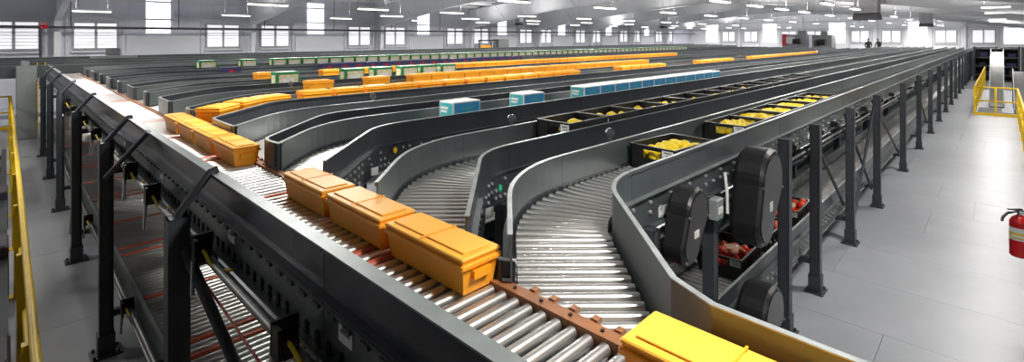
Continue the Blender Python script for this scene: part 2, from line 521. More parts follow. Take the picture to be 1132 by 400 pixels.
carries = {1: 'with lemon crates beside the right aisle', 2: 'with dark lemon crates, second from the right aisle',
           3: 'with blue and white boxes', 4: 'standing empty behind the blue box lane', 5: 'full of moving orange totes, curving to the merge',
           6: 'with the front row of orange totes', 7: 'with the front row of green cartons', 8: 'with the rear row of orange totes',
           9: 'standing empty before the navy cartons', 10: 'with navy cartons', 11: 'standing empty before the long green carton row', 12: 'with the long rear row of green cartons',
           13: 'second last before the window wall, empty', 14: 'last to join the merge before the window wall'}
panel_cache = {}
def straight_panel(s, z0, z1, L, m):
    key = (s, z0, z1, L, m)
    if key not in panel_cache:
        panel_cache[key] = MB().sweep([(L-0.004, 0), (0.004, 0)], guard_prof(s, z0, z1)).mesh('guard_panel', m)
    return panel_cache[key]
post_me = {}
def post(parent, x, y, h, w=0.105, base=True):
    k = (round(h, 3), w)
    if k not in post_me:
        pb = MB()
        pb.box(-w/2, w/2, -w/2, -w/2+.012, 0.01, h).box(-w/2, w/2, w/2-.012, w/2, 0.01, h)
        pb.box(-w/2, -w/2+.012, -w/2, w/2, 0.01, h).box(w/2-.03, w/2, -w/2, w/2, 0.01, h).box(-w/2, w/2, -w/2, w/2, h-.01, h)
        b2 = MB().box(-.12, .12, -.1, .1, 0, .014)
        for a in (-.09, .09):
            for b in (-.07, .07): b2.tube((a, b, .01), (a, b, .04), .013, 6)
        sl = MB().box(-w/2-.012, w/2+.012, -w/2-.012, w/2+.012, .014, .2)
        post_me[k] = (pb.mesh('post', 'post'), b2.mesh('base_plate', 'post'), sl.mesh('post_foot', 'post'))
    a, b, c = post_me[k]
    o = put('post', a, parent, (x, y, 0))
    if base:
        put('base_plate', b, o); put('post_foot', c, o)
    return o

def make_lane(i, yR, zr, level):
    up = level == 'upper'
    if up:
        lab = 'upper roller conveyor lane ' + carries[i]
    else:
        lab = {1: 'lower roller conveyor lane with tomato crates beside the right aisle', 2: 'lower roller conveyor lane under the dark lemon crates', 3: 'lower roller conveyor lane under the blue boxes'}[i]
    t = thing('conveyor_lane', lab, 'conveyor', (0, 0, 0))
    XE = 60.0 if i <= 5 else 48.5
    zg0, zg1 = (zr+0.02, zr+0.225) if up else (zr-0.02, zr+0.15)
    near = i <= 6
    gm = 'paintlt' if i == 1 or not up else 'paint'
    for s, off, gmm in ((1, 0.0, gm), (-1, W, 'paintlt')):  # lit paint tone on left guards, shaded tone on most right ones
        # path runs far -> near (travel -x): the right hand side rail (low y) has its outside to the LEFT of travel
        pth = lane_path(yR, off)
        if i == 1 and s == 1:
            pth = pth[:-1] + [(XS+0.12, pth[-1][1]+0.12), (XS+0.04, pth[-1][1]-0.06), (XS+0.03, pth[-1][1]-0.4), (XS+0.03, -1.2)]
        curve = MB().sweep(pth, guard_prof(s, zg0, zg1))
        curve.build('curved_guard', gmm, t)
        x = 2.87; n = 0
        while x < XE - 0.1:
            L = 3.05 if x < 27 else 33.0
            L = min(L, XE-x)
            put('guard_panel', straight_panel(s, zg0, zg1, round(L, 3), gmm), t, (x, yR+off, 0))
            x += L
        full = [(XE, yR+off)] + pth
        MB().sweep(full, trim_prof(s, zg1)).build('edge_trim', 'trim' if i <= 4 else 'trimg', t)
        MB().sweep(full, chan_prof(s, zr-0.20, zg0-.001)).build('side_channel', 'paintlt' if i == 1 and s == 1 else 'paint', t)  # aisle side channel takes the lit paint tone, the others the shaded
    # bed under the rollers and cross bars
    MB().sweep([(XE, yR+W/2), (2.87, yR+W/2)], [(-W/2+.02, zr-.16), (W/2-.02, zr-.16), (W/2-.02, zr-.15), (-W/2+.02, zr-.15)]).build('bed_pan', 'paint', t)
    # rollers
    cx, cy = 2.87, yR-0.73
    ro = []
    n = 11
    for k in range(n+1):
        a = R(90 + 45*k/n)
        ro.append(((cx+.755*math.cos(a), cy+.755*math.sin(a)), (cx+1.275*math.cos(a), cy+1.275*math.sin(a))))
    q = math.sqrt(.5); s = 0.075
    while s < 1.2:
        a = (cx - .755*q - s*q, cy + .755*q - s*q)
        b = (cx - 1.275*q - s*q, cy + 1.275*q - s*q)
        if a[0] < XS + 0.07: break
        if b[0] < XS + 0.015:
            u = (a[0] - XS - 0.015) / (a[0]-b[0])
            b = (a[0] + (b[0]-a[0])*u, a[1] + (b[1]-a[1])*u)
        ro.append((a, b)); s += 0.075
    x = 2.945; xlim = 6.0 if i <= 3 else 4.5
    while x < xlim:
        ro.append(((x, yR+.012), (x, yR+W-.012))); x += 0.075
    if i <= 6 and up or i == 1:
        for a, b in ro: roller(t, a, b, zr)
    else:
        mb = MB()
        for a, b in ro: mb.tube((a[0], a[1], zr-RR), (b[0], b[1], zr-RR), RR, 8)
        stuff(mb.build('roller_bed', 'steel', t))
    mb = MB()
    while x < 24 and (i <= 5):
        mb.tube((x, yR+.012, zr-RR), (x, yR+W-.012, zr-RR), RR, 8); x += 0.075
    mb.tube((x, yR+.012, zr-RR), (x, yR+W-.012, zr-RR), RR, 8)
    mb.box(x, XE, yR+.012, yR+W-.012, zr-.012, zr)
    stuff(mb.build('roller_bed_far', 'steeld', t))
    # bolts on the visible channel
    if i <= 5:
        bb = MB()
        pth = lane_path(yR, -0.003)
        pts = []
        for j in range(len(pth)-1):
            pa, pb = Vector(pth[j]), Vector(pth[j+1])
            m_ = max(1, int((pb-pa).length/0.11))
            for e in range(m_): pts.append((pa.lerp(pb, e/m_), (pb-pa).normalized()))
        xx = 2.95
        while xx < 12: pts.append((Vector((xx, yR)), Vector((-1, 0)))); xx += .15
        for pnt, d in pts:
            nrm = Vector((-d.y, d.x))
            for zz in (zr-.03, zr-.10, zr-.16):
                if random.random() < .62:
                    a = pnt + nrm*0.012
                    bb.tube((a.x, a.y, zz), (a.x+nrm.x*.014, a.y+nrm.y*.014, zz), .013, 6)
        stuff(bb.build('bolt_heads', bolt_m, t))
    return t

lane_objs = []
for i, yR in enumerate(LANES, 1):
    t = make_lane(i, yR, ZR, 'upper'); lane_objs.append(t)
    # nose plate closing the wedge to the next lane
    if i < len(LANES):
        ya = lane_path(yR, W)[-1][1]; yb = lane_path(LANES[i], 0)[-1][1]
        nose = [(XS+.02, yb), (XS-.015, yb-.06), (XS-.02, (ya+yb)/2), (XS-.015, ya+.06), (XS+.02, ya)]
        zt = ZR+.225 if i > 2 else ZR+.10
        MB().sweep(nose, guard_prof(1, ZR-.16, zt)).build('nose_plate', 'paint', t)
        MB().sweep(nose, trim_prof(1, zt)).build('nose_trim', 'trim', t)
    if i > 1:
        for x in ([2.75, 5.8, 8.85, 11.9] if i <= 6 else [2.75]):
            post(t, x, yR-.075, ZR-.2)
            post(t, x, yR+W+.075, ZR-.2)
lower = [make_lane(i, LANES[i-1], ZL, 'lower') for i in (1, 2, 3)]
t1 = lane_objs[0]
for x in (5.54, 6.72, 8.63, 10.84) + tuple(14.14 + 3.07*k for k in range(15)):
    post(t1, x, 1.56, 1.97)
for x in (3.0, 3.95): post(t1, x, 1.655, ZR-.17, w=.09)
for x in (2.95, 5.8, 8.85, 11.9, 14.95, 18.0): post(t1, x, LANES[0]+W+.08, ZR-.2)
# X braces and cross arms on the aisle posts
def brace(x0, z0, x1, z1, yy=1.64):
    MB().tube((x0, yy, z0), (x1, yy, z1), .022, 6).build('diagonal_brace', 'post', t1)
brace(6.8, 1.9, 8.6, .55); brace(8.7, 1.85, 10.8, .3); brace(10.84, 1.8, 8.9, .1, 1.6); brace(10.9, 1.85, 14.1, .4); brace(17.2, 1.8, 20.2, .3)
for x in [5.54, 6.72, 8.63, 10.84] + [14.14 + 3.07*k for k in range(8)]:
    for z in (1.62, 0.34):
        MB().box(x-.03, x+.03, 1.62, 2.4, z-.03, z+.03).build('cross_arm', 'post', t1)
# conduit, sensors and labels under lane 1 upper guard
MB().path([(3.1, 1.665, 1.63), (20, 1.665, 1.63)], .016, 6).build('conduit', 'steeld', t1)
MB().path([(3.1, 1.68, 1.56), (20, 1.68, 1.56)], .012, 6).build('conduit', 'paint', t1)
for k, x in enumerate((5.25, 6.1, 7.3, 8.1, 9.4, 10.2, 11.8, 13.2)):
    b_ = MB().box(x, x+.1, 1.61, 1.70, 1.74, 1.82, .01).build('sensor_box', 'black', t1)
    MB().box(x+.02, x+.08, 1.600, 1.611, 1.755, 1.805).build('lens', 'steeld', b_)
for k, x in enumerate((3.22, 3.30, 5.05, 5.9, 7.0, 8.4, 9.7, 11.2)):
    MB().box(x, x+.07, 1.712, 1.717, 1.73, 1.80).build('sticker', 'white', t1)
MB().box(3.45, 3.53, 1.705, 1.712, 1.74, 1.83).build('sticker', 'white', t1)
MB().box(3.455, 3.495, 1.702, 1.706, 1.745, 1.79).build('sticker_mark', 'redp', t1)
MB().box(3.498, 3.525, 1.702, 1.706, 1.745, 1.79).build('sticker_mark', 'black', t1)
MB().path([(4.25, 1.66, 1.86), (4.2, 1.62, 1.72), (4.16, 1.6, 1.55)], .014, 6).build('air_hose', 'white', t1)

# black chain guards of the drives
def tear(h, w_top, w_bot, lean):
    pts = []
    rt, rb = w_top/2, w_bot/2
    ct = (lean, h-rt); cb = (0, rb)
    for k in range(21):
        a = R(-20 + 200*k/20); pts.append((ct[0]+rt*math.cos(a), ct[1]+rt*math.sin(a)))
    for k in range(21):
        a = R(180 + 180*k/20 - 10); pts.append((cb[0]+rb*math.cos(a), cb[1]+rb*math.sin(a)))
    return pts
def chain_guard(parent, x, y, z, h, wt, wb, lean, d):
    pts = tear(h, wt, wb, lean)
    o = MB().prism(pts, 0, d, 'y', .06).build('chain_guard', 'black', parent, (x, y, z))
    cx_ = sum(p[0] for p in pts)/len(pts); cz_ = sum(p[1] for p in pts)/len(pts)
    inner = [(cx_+(a-cx_)*.86, cz_+(b-cz_)*.88) for a, b in pts]
    MB().prism(inner, -.008, .01, 'y').build('guard_cover', 'gloss', o)
    MB().box(lean*.5-.03, lean*.5+.04, -.012, -.007, h*.36, h*.46).build('sticker', 'white', o)
    for a in (0, 10, 20, 27, 35):
        MB().tube((pts[a][0]*.94, .0, pts[a][1]*.96+.01), (pts[a][0]*.94, -.014, pts[a][1]*.96+.01), .011, 6).build('cover_bolt', 'steeld', o)
    return o
chain_guard(t1, 3.27, 1.50, 1.44, .50, .32, .25, .12, .16)
chain_guard(t1, 4.48, 1.40, 1.23, .80, .54, .38, .17, .24)
chain_guard(lower[0], 4.55, 1.40, .22, .60, .54, .44, .14, .24)
jb = MB().box(3.78, 3.90, 1.53, 1.60, 1.60, 1.76, .008).build('junction_box', 'cab', t1)
MB().box(3.80, 3.87, 1.522, 1.531, 1.65, 1.70).build('sticker', 'white', jb)
mo = MB().tube((4.25, 1.75, 1.48), (4.25, 2.05, 1.48), .1, 14).build('drive_motor', 'motor', t1)
MB().tube((4.25, 1.70, 1.48), (4.25, 1.75, 1.48), .07, 12).build('gear_head', 'motor', mo)
# hardware seen below lanes 2 and 3
for li in (1, 2, 3):
    tt = lane_objs[li]; yy = LANES[li]
    MB().tube((3.25, yy-.02, 1.58), (3.25, yy+.22, 1.58), .08, 12).build('drive_motor', 'motor', tt)
    MB().box(3.55, 3.72, yy-.09, yy-.02, 1.56, 1.70, .01).build('junction_box', 'cab', tt)
    MB().box(2.95, 3.02, yy-.014, yy-.011, 1.73, 1.79).build('sticker', 'white', tt)
    MB().box(2.35, 2.42, yy-.30, yy-.29, 1.73, 1.80).build('sticker', 'white', tt)
    MB().path([(2.9, yy-.05, 1.62), (6, yy-.05, 1.62), (12, yy-.05, 1.62)], .015, 6).build('conduit', 'steeld', tt)
    chain_guard(tt, 4.4, yy-.14, 1.35, .5, .3, .22, .1, .1)
MB().tube((2.6, LANES[1]-.17, 1.86), (2.615, LANES[1]-.185, 1.86), .03, 10).build('round_sticker', mat('green_dot', (.0, .55, .2), .5), lane_objs[1])
MB().tube((2.75, LANES[2]-.05, 1.86), (2.755, LANES[2]-.062, 1.86), .03, 10).build('round_sticker', 'yellow', lane_objs[2])
# reflectors on short stalks at the lane rails
def reflector(x, y, parent):
    a = MB().box(x-.012, x+.012, y-.012, y+.012, ZR+.1, ZR+.26).build('reflector_stalk', 'steeld', parent)
    MB().tube((x-.015, y-.02, ZR+.29), (x-.005, y-.0, ZR+.29), .042, 12).build('reflector', 'chrome', a)
reflector(3.55, LANES[3]+W+.05, lane_objs[3]); reflector(3.55, LANES[1]+W+.06, lane_objs[1]); reflector(3.6, LANES[0]+W+.07, lane_objs[0])
reflector(3.5, LANES[5]+W+.05, lane_objs[5])

# ---------------------------------------------------------------- merge conveyor (upper)
XL = 0.866
Y0, Y1 = -1.2, 20.0
mc = thing('merge_conveyor', 'long upper merge roller conveyor with dark side guard collecting all the lanes', 'conveyor')
L = 3.05; yy = Y0; k = 0
while yy < Y1 - .1:
    l = min(L, Y1-yy)
    MB().sweep([(XL, yy+.003), (XL, yy+l-.003)], guard_prof(1, 2.02, 2.20)).build('guard_panel', 'guardg', mc)
    MB().sweep([(XL, yy+.003), (XL, yy+l-.003)], chan_prof(1, 1.80, 2.018)).build('side_channel', 'paintlt', mc)
    yy += l
MB().box(XL-.03, XL+.03, Y0, Y1, 2.20, 2.207).build('edge_trim', 'trimg', mc)
MB().box(XL+.012, XS-.05, Y0, Y1, ZR-.17, ZR-.16).build('bed_pan', 'paint', mc)
# middle flange with pressed bumps
mbp = MB().box(XL-.05, XL, Y0, Y1, 2.008, 2.022)
yy = Y0
while yy < 12:
    mbp.box(XL-.058, XL-.044, yy, yy+.05, 1.995, 2.012); yy += .12
mbp.build('flange', 'post', mc)
bb = MB(); yy = Y0
while yy < 10:
    for zz in (1.845, 1.82):
        bb.tube((XL-.008, yy, zz), (XL-.02, yy, zz), .011 if zz > 1.9 else .016, 6)
    yy += .1
stuff(bb.build('bolt_heads', 'rubber', mc))
yy = Y0 + .04; k = 0
while yy < Y1:
    if k < 282: roller(mc, (XL+.015, yy), (XS-.055, yy), ZR, red=(k % 19 == 7 or k % 38 == 9))
    yy += .075; k += 1
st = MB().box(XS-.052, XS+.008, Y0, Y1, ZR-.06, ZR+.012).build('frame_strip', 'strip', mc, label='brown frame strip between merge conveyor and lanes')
bs = MB(); yy = Y0
while yy < 10:
    bs.tube((XS-.022, yy, ZR+.012), (XS-.022, yy, ZR+.02), .008, 6); yy += .15
stuff(bs.build('rivets', 'rubber', st))
bs = MB()
for yR in LANES[:5]:
    yy = yR - .95
    while yy < yR - .25:
        bs.box(XS+.012, XS+.045, yy, yy+.03, ZR-.03, ZR+.018); yy += .106
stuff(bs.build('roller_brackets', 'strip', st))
# outer posts with bent struts to the guard
for k in range(-1, 6):
    yy = 3.27 + 2.79*k
    post(mc, .67, yy, 2.0)
    MB().path([(.67, yy, 1.93), (.672, yy, 2.01), (XL-.025, yy+.02, 2.215), (XL+.01, yy+.02, 2.222)], .024, 6).build('strut', 'post', mc)
    MB().box(.62, XL, yy-.03, yy+.03, 1.70, 1.76).build('cross_arm', 'post', mc)
    post(mc, XS+.1, yy+.6, ZR-.22, base=False)
MB().path([(.60, 5.45, 1.80), (XL-.03, 5.05, 2.215)], .02, 6).build('strut', 'post', mc)
MB().tube((.69, 3.27, 1.86), (.9, 2.4, 1.0), .03, 6).build('diagonal_brace', 'post', mc)
MB().tube((.69, 8.85, 1.86), (.69, 9.8, .1), .03, 6).build('diagonal_brace', 'post', mc)
# conduits with photo-eye sensors
for xx, zz, r in ((.775, 1.80, .02), (.80, 1.74, .013)):
    MB().tube((xx, Y0, zz), (xx, Y1, zz), r, 8).build('conduit', 'steeld', mc)
MB().tube((.79, 2.2, 1.55), (.79, 4.2, 1.68), .006, 5).build('pull_cord', 'redp', mc)
for k, yy in enumerate((1.95, 3.1, 4.4, 5.3, 6.6, 7.6, 8.9, 10.2, 11.6, 13.0)):
    s_ = MB().box(.70, .80, yy, yy+.016, 1.80, 1.93).box(.70, .716, yy-.06, yy+.016, 1.80, 1.92).box(.72, .78, yy-.06, yy, 1.80, 1.86).build('sensor_bracket', 'black', mc)
    MB().path([(.745, yy-.03, 1.85), (.74, yy-.08, 1.86), (.76, yy-.14, 1.80), (.78, yy-.24, 1.80), (.80, yy-.34, 1.83)], .009, 6).build('cable', 'yeld', s_, label='yellow sensor cable')
    MB().tube((.72, yy+.05, 1.82), (.70, yy-.02, 1.62), .012, 6).build('bracket_rod', 'chrome', s_)
for yy in (1.62, 2.9, 4.6, 6.3):
    MB().box(XL-.016, XL-.012, yy, yy+.10, 1.90, 1.96).build('sticker', 'white', mc)
    MB().box(XL-.018, XL-.015, yy+.015, yy+.085, 1.935, 1.945).build('sticker_print', 'print', mc)
# black drive covers under the upper deck
for yy in (2.75, 3.45, 5.1):
    chain_guard(mc, 1.22, yy, 1.30, .42, .34, .24, .06, .12)

# ---------------------------------------------------------------- merge conveyor (lower)
ml = thing('lower_merge_conveyor', 'lower merge roller conveyor running below the big one', 'conveyor')
yy = Y0
while yy < Y1 - .1:
    l = min(L, Y1-yy)
    MB().sweep([(XL, yy+.003), (XL, yy+l-.003)], guard_prof(1, ZL-.2, ZL+.02)).build('side_channel', 'paintlt', ml)
    yy += l
MB().sweep([(XL+.004, Y0), (XL+.004, Y1)], trim_prof(1, ZL+.02)).build('edge_trim', 'trimg', ml)
yy = Y0+.04; k = 0
while yy < Y1 and k < 282:
    roller(ml, (XL+.015, yy), (XS-.055, yy), ZL, red=(k % 17 == 5 or k % 34 == 8))
    yy += .075; k += 1
MB().box(XS-.052, XS+.008, Y0, Y1, ZL-.06, ZL+.02).build('frame_strip', 'paint', ml)
MB().box(XL+.012, XS-.05, Y0, Y1, ZL-.17, ZL-.16).build('bed_pan', 'paint', ml)
for zz in (.55, .47):
    MB().tube((.79, Y0, zz), (.79, Y1, zz), .016, 8).build('conduit', 'steeld', ml)
for yy in (3.0, 4.35, 5.6, 7.0, 8.6, 10.4):
    s_ = MB().box(.72, .82, yy, yy+.016, .52, .65).box(.72, .736, yy-.06, yy+.016, .52, .64).build('sensor_bracket', 'black', ml)
    MB().path([(.76, yy-.03, .58), (.75, yy-.08, .59), (.77, yy-.14, .55)], .009, 6).build('cable', 'yeld', s_)
    MB().tube((.74, yy+.05, .56), (.72, yy-.02, .36), .012, 6).build('bracket_rod', 'chrome', s_)
for k in range(-1, 6):
    yy = 3.27+2.79*k
    MB().box(.62, XS+.1, yy-.03, yy+.03, ZL-.28, ZL-.22).build('cross_arm', 'post', ml)
    post(ml, XS+.1, yy, ZL-.21, base=False)

# ---------------------------------------------------------------- transfer conveyors along the window wall
def simple_conveyor(yc, z, label, x0=XB+1, x1=58):
    t = thing('transfer_conveyor', label, 'conveyor', (0, yc, 0))
    for s in (-1, 1):
        MB().box(x0, x1, s*.32-.01, s*.32+.01, z-.2, z+.16).build('side_guard', 'paintlt', t)
        MB().box(x0, x1, s*.32-.022, s*.32+.022, z+.16, z+.17).build('edge_trim', 'trimg', t)
    MB().box(x0, x1, -.31, .31, z-.04, z).build('belt', 'belt', t)
    x = x0 + .5
    while x < x1:
        MB().box(x-.05, x+.05, -.36, -.30, 0, z-.2).build('post', 'post', t)
        MB().box(x-.05, x+.05, .30, .36, 0, z-.2).build('post', 'post', t)
        x += 6
    return t
simple_conveyor(21.6, 1.95, 'transfer conveyor running past the end of the merge')
simple_conveyor(23.2, 1.98, 'transfer conveyor second from the window wall')
simple_conveyor(24.9, 2.0, 'transfer conveyor third from the window wall, below the strip lights')
simple_conveyor(26.6, 2.05, 'transfer conveyor nearest the window wall')
bx = thing('junction_cover', 'pale metal cover box standing on the wall side conveyor', 'box', (3.0, 24.9, 2.17))
MB().box(-.7, .7, -.34, .34, 0, .12, .02).build('cover', 'belt', bx)
MB().box(-.25, .2, -.15, .15, .12, .4, .02).build('hatch', 'cab', bx)

# ================================================================== GOODS
def make_crate():
    t = thing('produce_crate', 'x', 'crate')
    l, w, h, e = .63, .42, .20, .012
    MB().box(-l/2, l/2, -w/2, w/2, 0, .012).build('crate_floor', 'black', t)
    for s in (-1, 1):           # long sides with slots
        y0, y1 = sorted((s*w/2, s*(w/2-e)))
        b = MB().box(-l/2, l/2, y0, y1, 0, .075).box(-l/2, l/2, y0, y1, h-.05, h)
        for k in range(6):
            xx = -l/2 + k*(l-.05)/5
            b.box(xx, xx+.05, y0, y1, .075, h-.05)
        b.build('crate_wall', 'black', t)
        x0, x1 = sorted((s*l/2, s*(l/2-e)))
        b = MB().box(x0, x1, -w/2, w/2, 0, .10).box(x0, x1, -w/2, w/2, h-.03, h)
        b.box(x0, x1, -w/2, -.085, .10, h-.03).box(x0, x1, .085, w/2, .10, h-.03)
        b.build('crate_wall', 'black', t)
    rm = MB()
    a, c = l/2+.008, w/2+.008
    rm.box(-a, a, -c, -c+.022, h-.008, h+.004).box(-a, a, c-.022, c, h-.008, h+.004)
    rm.box(-a, -a+.022, -c, c, h-.008, h+.004).box(a-.022, a, -c, c, h-.008, h+.004)
    rm.build('crate_rim', 'black', t)
    lb = MB().box(-l/2-.006, -l/2-.001, -w/2+.01, -w/2+.11, h-.07, h-.005).build('crate_label', 'white', t, label='white paper label')
    MB().box(-l/2-.0075, -l/2-.0055, -w/2+.025, -w/2+.09, h-.03, h-.02).box(-l/2-.0075, -l/2-.0055, -w/2+.025, -w/2+.075, h-.05, h-.042).build('label_print', 'print', lb)
    return t
crate0 = make_crate(); used = [False]
def crate(x, y, z, rz, label, group):
    if not used[0]:
        used[0] = True; t = crate0; t.location = (x, y, z); t.rotation_euler = (0, 0, rz); t['label'] = label; t['group'] = group
    else:
        t = copy_tree(crate0, None, (x, y, z), rz, label, group)
    return t
lemon_me = MB().ball((0,0,0), .043, .033, .033, 10, 8, .18).mesh('lemon', 'lemon')
def lemons(cx, cy, z, rz, label, group, n, heap, rnd):
    ca, sa = math.cos(rz), math.sin(rz)
    spots = []
    for i in range(5):
        for j in range(4):
            spots.append((-.225 + i*.112 + rnd.uniform(-.01, .01), -.14 + j*.094 + rnd.uniform(-.008, .008), 0))
    top = [(-.17 + i*.112 + rnd.uniform(-.015, .015), -.10 + j*.10 + rnd.uniform(-.015, .015), 1) for i in range(4) for j in range(3)]
    rnd.shuffle(top)
    spots = [s for s in spots] + top[:n]
    for u, v, lay in spots:
        zz = z + heap + lay*.052 - 0.02*(abs(u)/.3 + abs(v)/.2) * lay
        o = put('lemon', lemon_me, None, (cx + u*ca - v*sa, cy + u*sa + v*ca, zz))
        o.rotation_euler = (rnd.uniform(-.5, .5), rnd.uniform(-.5, .5), rnd.uniform(0, 6.28))
        s = rnd.uniform(1.22, 1.45); o.scale = (s, s, s)
        tag(o, label, 'lemon', group)
ordn = ['first', 'second', 'third', 'fourth', 'fifth', 'sixth', 'seventh', 'eighth', 'ninth', 'tenth', 'eleventh', 'twelfth', 'thirteenth', 'fourteenth', 'fifteenth']
rnd = random.Random(4)
yc = LANES[0] + W/2
specs = [(4.02, yc-.005, R(-5))] + [(5.52 + .65*k, yc+.02, R(rnd.uniform(-1.5, 1.5))) for k in range(6)]
for k, (x, y, a) in enumerate(specs):
    nm = 'alone at the curve of the aisle side lane' if k == 0 else '%s of the row on the aisle side lane' % ordn[k-1]
    crate(x, y, ZR, a, 'black crate of bright lemons, ' + nm, 'lemon crates on the aisle side lane')
    lemons(x, y, ZR+.11, a, 'yellow lemon heaped in the crate ' + nm, 'lemons in the crate ' + nm, 11 if k < 4 else 8, 0, rnd)
yc2 = LANES[1] + W/2
for k in range(13):
    x = 4.06 + .655*k
    nm = '%s of the row on the second lane' % ordn[k]
    c2 = crate(x, yc2-.03, ZR, R(rnd.uniform(-2, 2)), 'black crate part filled with lemons, ' + nm, 'half empty lemon crates on the second lane')
    c2.scale = (1, 1, 1.38)
    if k < 9:
        r2 = random.Random(50+k)
        for q in range(10 if k < 5 else 6):
            o = put('lemon', lemon_me, None, (x + r2.uniform(-.25, .25), yc2-.03 + r2.uniform(-.15, .15), ZR+.175 + r2.uniform(0, .04)))
            o.scale = (1.25, 1.25, 1.25)
            o.rotation_euler = (r2.uniform(-.5, .5), r2.uniform(-.5, .5), r2.uniform(0, 6.28))
            tag(o, 'lemon low in the crate ' + nm, 'lemon', 'lemons in the crate ' + nm)
# tomatoes on the lower lane
tom_me = MB().ball((0,0,0), .043, .047, .047, 12, 8).mesh('fruit_body', 'tomato')
stalk_me = MB().box(-.016, .016, -.004, .004, .040, .047).box(-.004, .004, -.016, .016, .040, .047).tube((0,0,.04), (.004,.004,.062), .004, 5).mesh('stalk', 'leaf')
tposn = ['nearest, behind the orange totes', 'second, below the big black chain guard', 'third, behind the first aisle post', 'fourth and farthest']
for k, x in enumerate((3.70, 5.32, 6.20, 7.22)):
    yc3 = LANES[0] + W/2 + .0
    crate(x, yc3, ZL, R(rnd.uniform(-2, 2)), 'black crate of red tomatoes on the lower lane, ' + tposn[k], 'tomato crates on the lower lane')
    r2 = random.Random(90+k)
    for i in range(6):
        for j in range(4):
            for lay in ((0, 1) if r2.random() < .4 else (0,)):
                t = thing('tomato', 'round red tomato in the lower lane crate, ' + tposn[k], 'tomato',
                          (x-.24+i*.096+r2.uniform(-.015, .015), yc3-.145+j*.097+r2.uniform(-.012, .012), ZL+.10+lay*.072+r2.uniform(-.008, .008)), 0, 'tomatoes in the lower crate, ' + tposn[k])
                t.rotation_euler = (r2.uniform(-.8, .8), r2.uniform(-.8, .8), r2.uniform(0, 6))
                put('fruit_body', tom_me, t); put('stalk', stalk_me, t)
    g = MB().ball((0, 0, 0), .13, .10, .035, 10, 6).build('film_bag', 'bag', None, (x-.05, yc3-.03, ZL+.19))
    tag(g, 'crinkled clear film bag on the tomatoes, ' + tposn[k], 'bag', 'film bags on the tomatoes')

# cartons and totes
def make_blue():
    t = thing('blue_box', 'x', 'box')
    l, w, h = .425, .27, .335
    MB().box(0, l, 0, w, 0, h, .006).build('carton', 'white', t)
    e = .016
    MB().box(e, l-e, -.0015, .002, .012, h-e).build('printed_side', 'blue', t)
    MB().box(-.0015, .002, e, w-e, .012, h-e).build('printed_end', 'teal', t)
    MB().box(-.003, -.001, e, w-e, .012, .07).build('lime_band', 'lime', t)
    b = MB()
    for k, (a, c) in enumerate(((.12, .30), (.15, .28), (.10, .32))):
        b.box(a, c, -.0035, -.001, h-.10-k*.045, h-.075-k*.045)
    b.build('side_lettering', 'teal', t)
    MB().box(-.004, -.001, .10, .23, h-.09, h-.06).box(-.004, -.001, .12, .23, h-.13, h-.105).build('end_lettering', 'white', t)
    return t
def make_tote(h, l=.43, w=.27):
    t = thing('orange_tote', 'x', 'tote')
    b = MB()
    b.add([(.02,.02,0),(l-.02,.02,0),(l-.02,w-.02,0),(.02,w-.02,0),(0,0,h),(l,0,h),(l,w,h),(0,w,h)],
          [(3,2,1,0),(4,5,6,7),(0,1,5,4),(1,2,6,5),(2,3,7,6),(3,0,4,7)])
    b.build('tote_body', 'orange', t)
    MB().box(-.01, l+.01, -.01, w+.01, h-.035, h-.012, .004).build('rim_band', 'orange', t)
    ld_ = MB().box(-.006, l+.006, -.006, w+.006, h, h+.016, .006).box(.03, l-.03, .03, w-.03, h+.016, h+.024, .004).build('lid', 'orangel', t)
    MB().box(l/2-.004, l/2+.004, .0, w, h+.022, h+.027).build('lid_seam', 'orange', ld_)
    for s in (0, 1):
        x0 = -.012 if s == 0 else l-.012
        MB().box(x0, x0+.024, w/2-.05, w/2+.05, h-.085, h-.05).build('handle', 'orange', t)
    r_ = MB()
    for k in range(1, 6): r_.box(k*l/6-.005, k*l/6+.005, .004, .012, .03, h-.04)
    stuff(r_.build('side_ribs', 'orange', t))
    return t
def make_green():
    t = thing('green_carton', 'x', 'carton')
    l, w, h = .45, .28, .42
    MB().box(0, l, 0, w, 0, h, .006).build('carton', 'green', t)
    lb = MB().box(.05, l-.03, -.003, .002, h*.25, h-.05).build('side_label', 'cream', t)
    MB().box(.12, l-.11, -.005, -.002, h*.38, h-.12).build('label_picture', 'white', lb)
    MB().box(-.003, .002, .05, w-.05, h*.3, h-.06).build('end_label', 'cream', t)
    MB().box(.03, l-.03, .03, w-.03, h, h+.006).build('lid_panel', 'white', t)
    return t
def make_navy():
    t = thing('navy_carton', 'x', 'carton')
    l, w, h = .45, .28, .34
    MB().box(0, l, 0, w, 0, h, .006).build('carton', 'navy', t)
    MB().box(.17, .27, -.003, .002, h-.14, h-.06).build('red_mark', 'redp', t)
    MB().box(.02, l-.02, .02, w-.02, h, h+.004).build('lid_panel', 'navy', t)
    return t
class Stock:
    def __init__(s, root): s.root = root; s.used = False
    def at(s, x, y, z, label, group, rz=0.0):
        if not s.used:
            s.used = True; o = s.root; o.location = (x, y, z); o.rotation_euler = (0, 0, rz); o['label'] = label; o['group'] = group
            return o
        return copy_tree(s.root, None, (x, y, z), rz, label, group)
blue, tote, toteh, green, navy = Stock(make_blue()), Stock(make_tote(.26)), Stock(make_tote(.33)), Stock(make_green()), Stock(make_navy())
totem = Stock(make_tote(.285))
yb = LANES[2] + .14
blue.at(3.66, yb, ZR, 'blue and white box standing alone nearest the curve', 'blue and white boxes')
blue.at(4.86, yb, ZR, 'blue and white box standing alone between the near box and the row', 'blue and white boxes')
for k in range(12):
    blue.at(6.22 + .432*k, yb, ZR, '%s blue and white box of the closed row' % ordn[k], 'blue and white boxes')
y5 = LANES[4] + .15
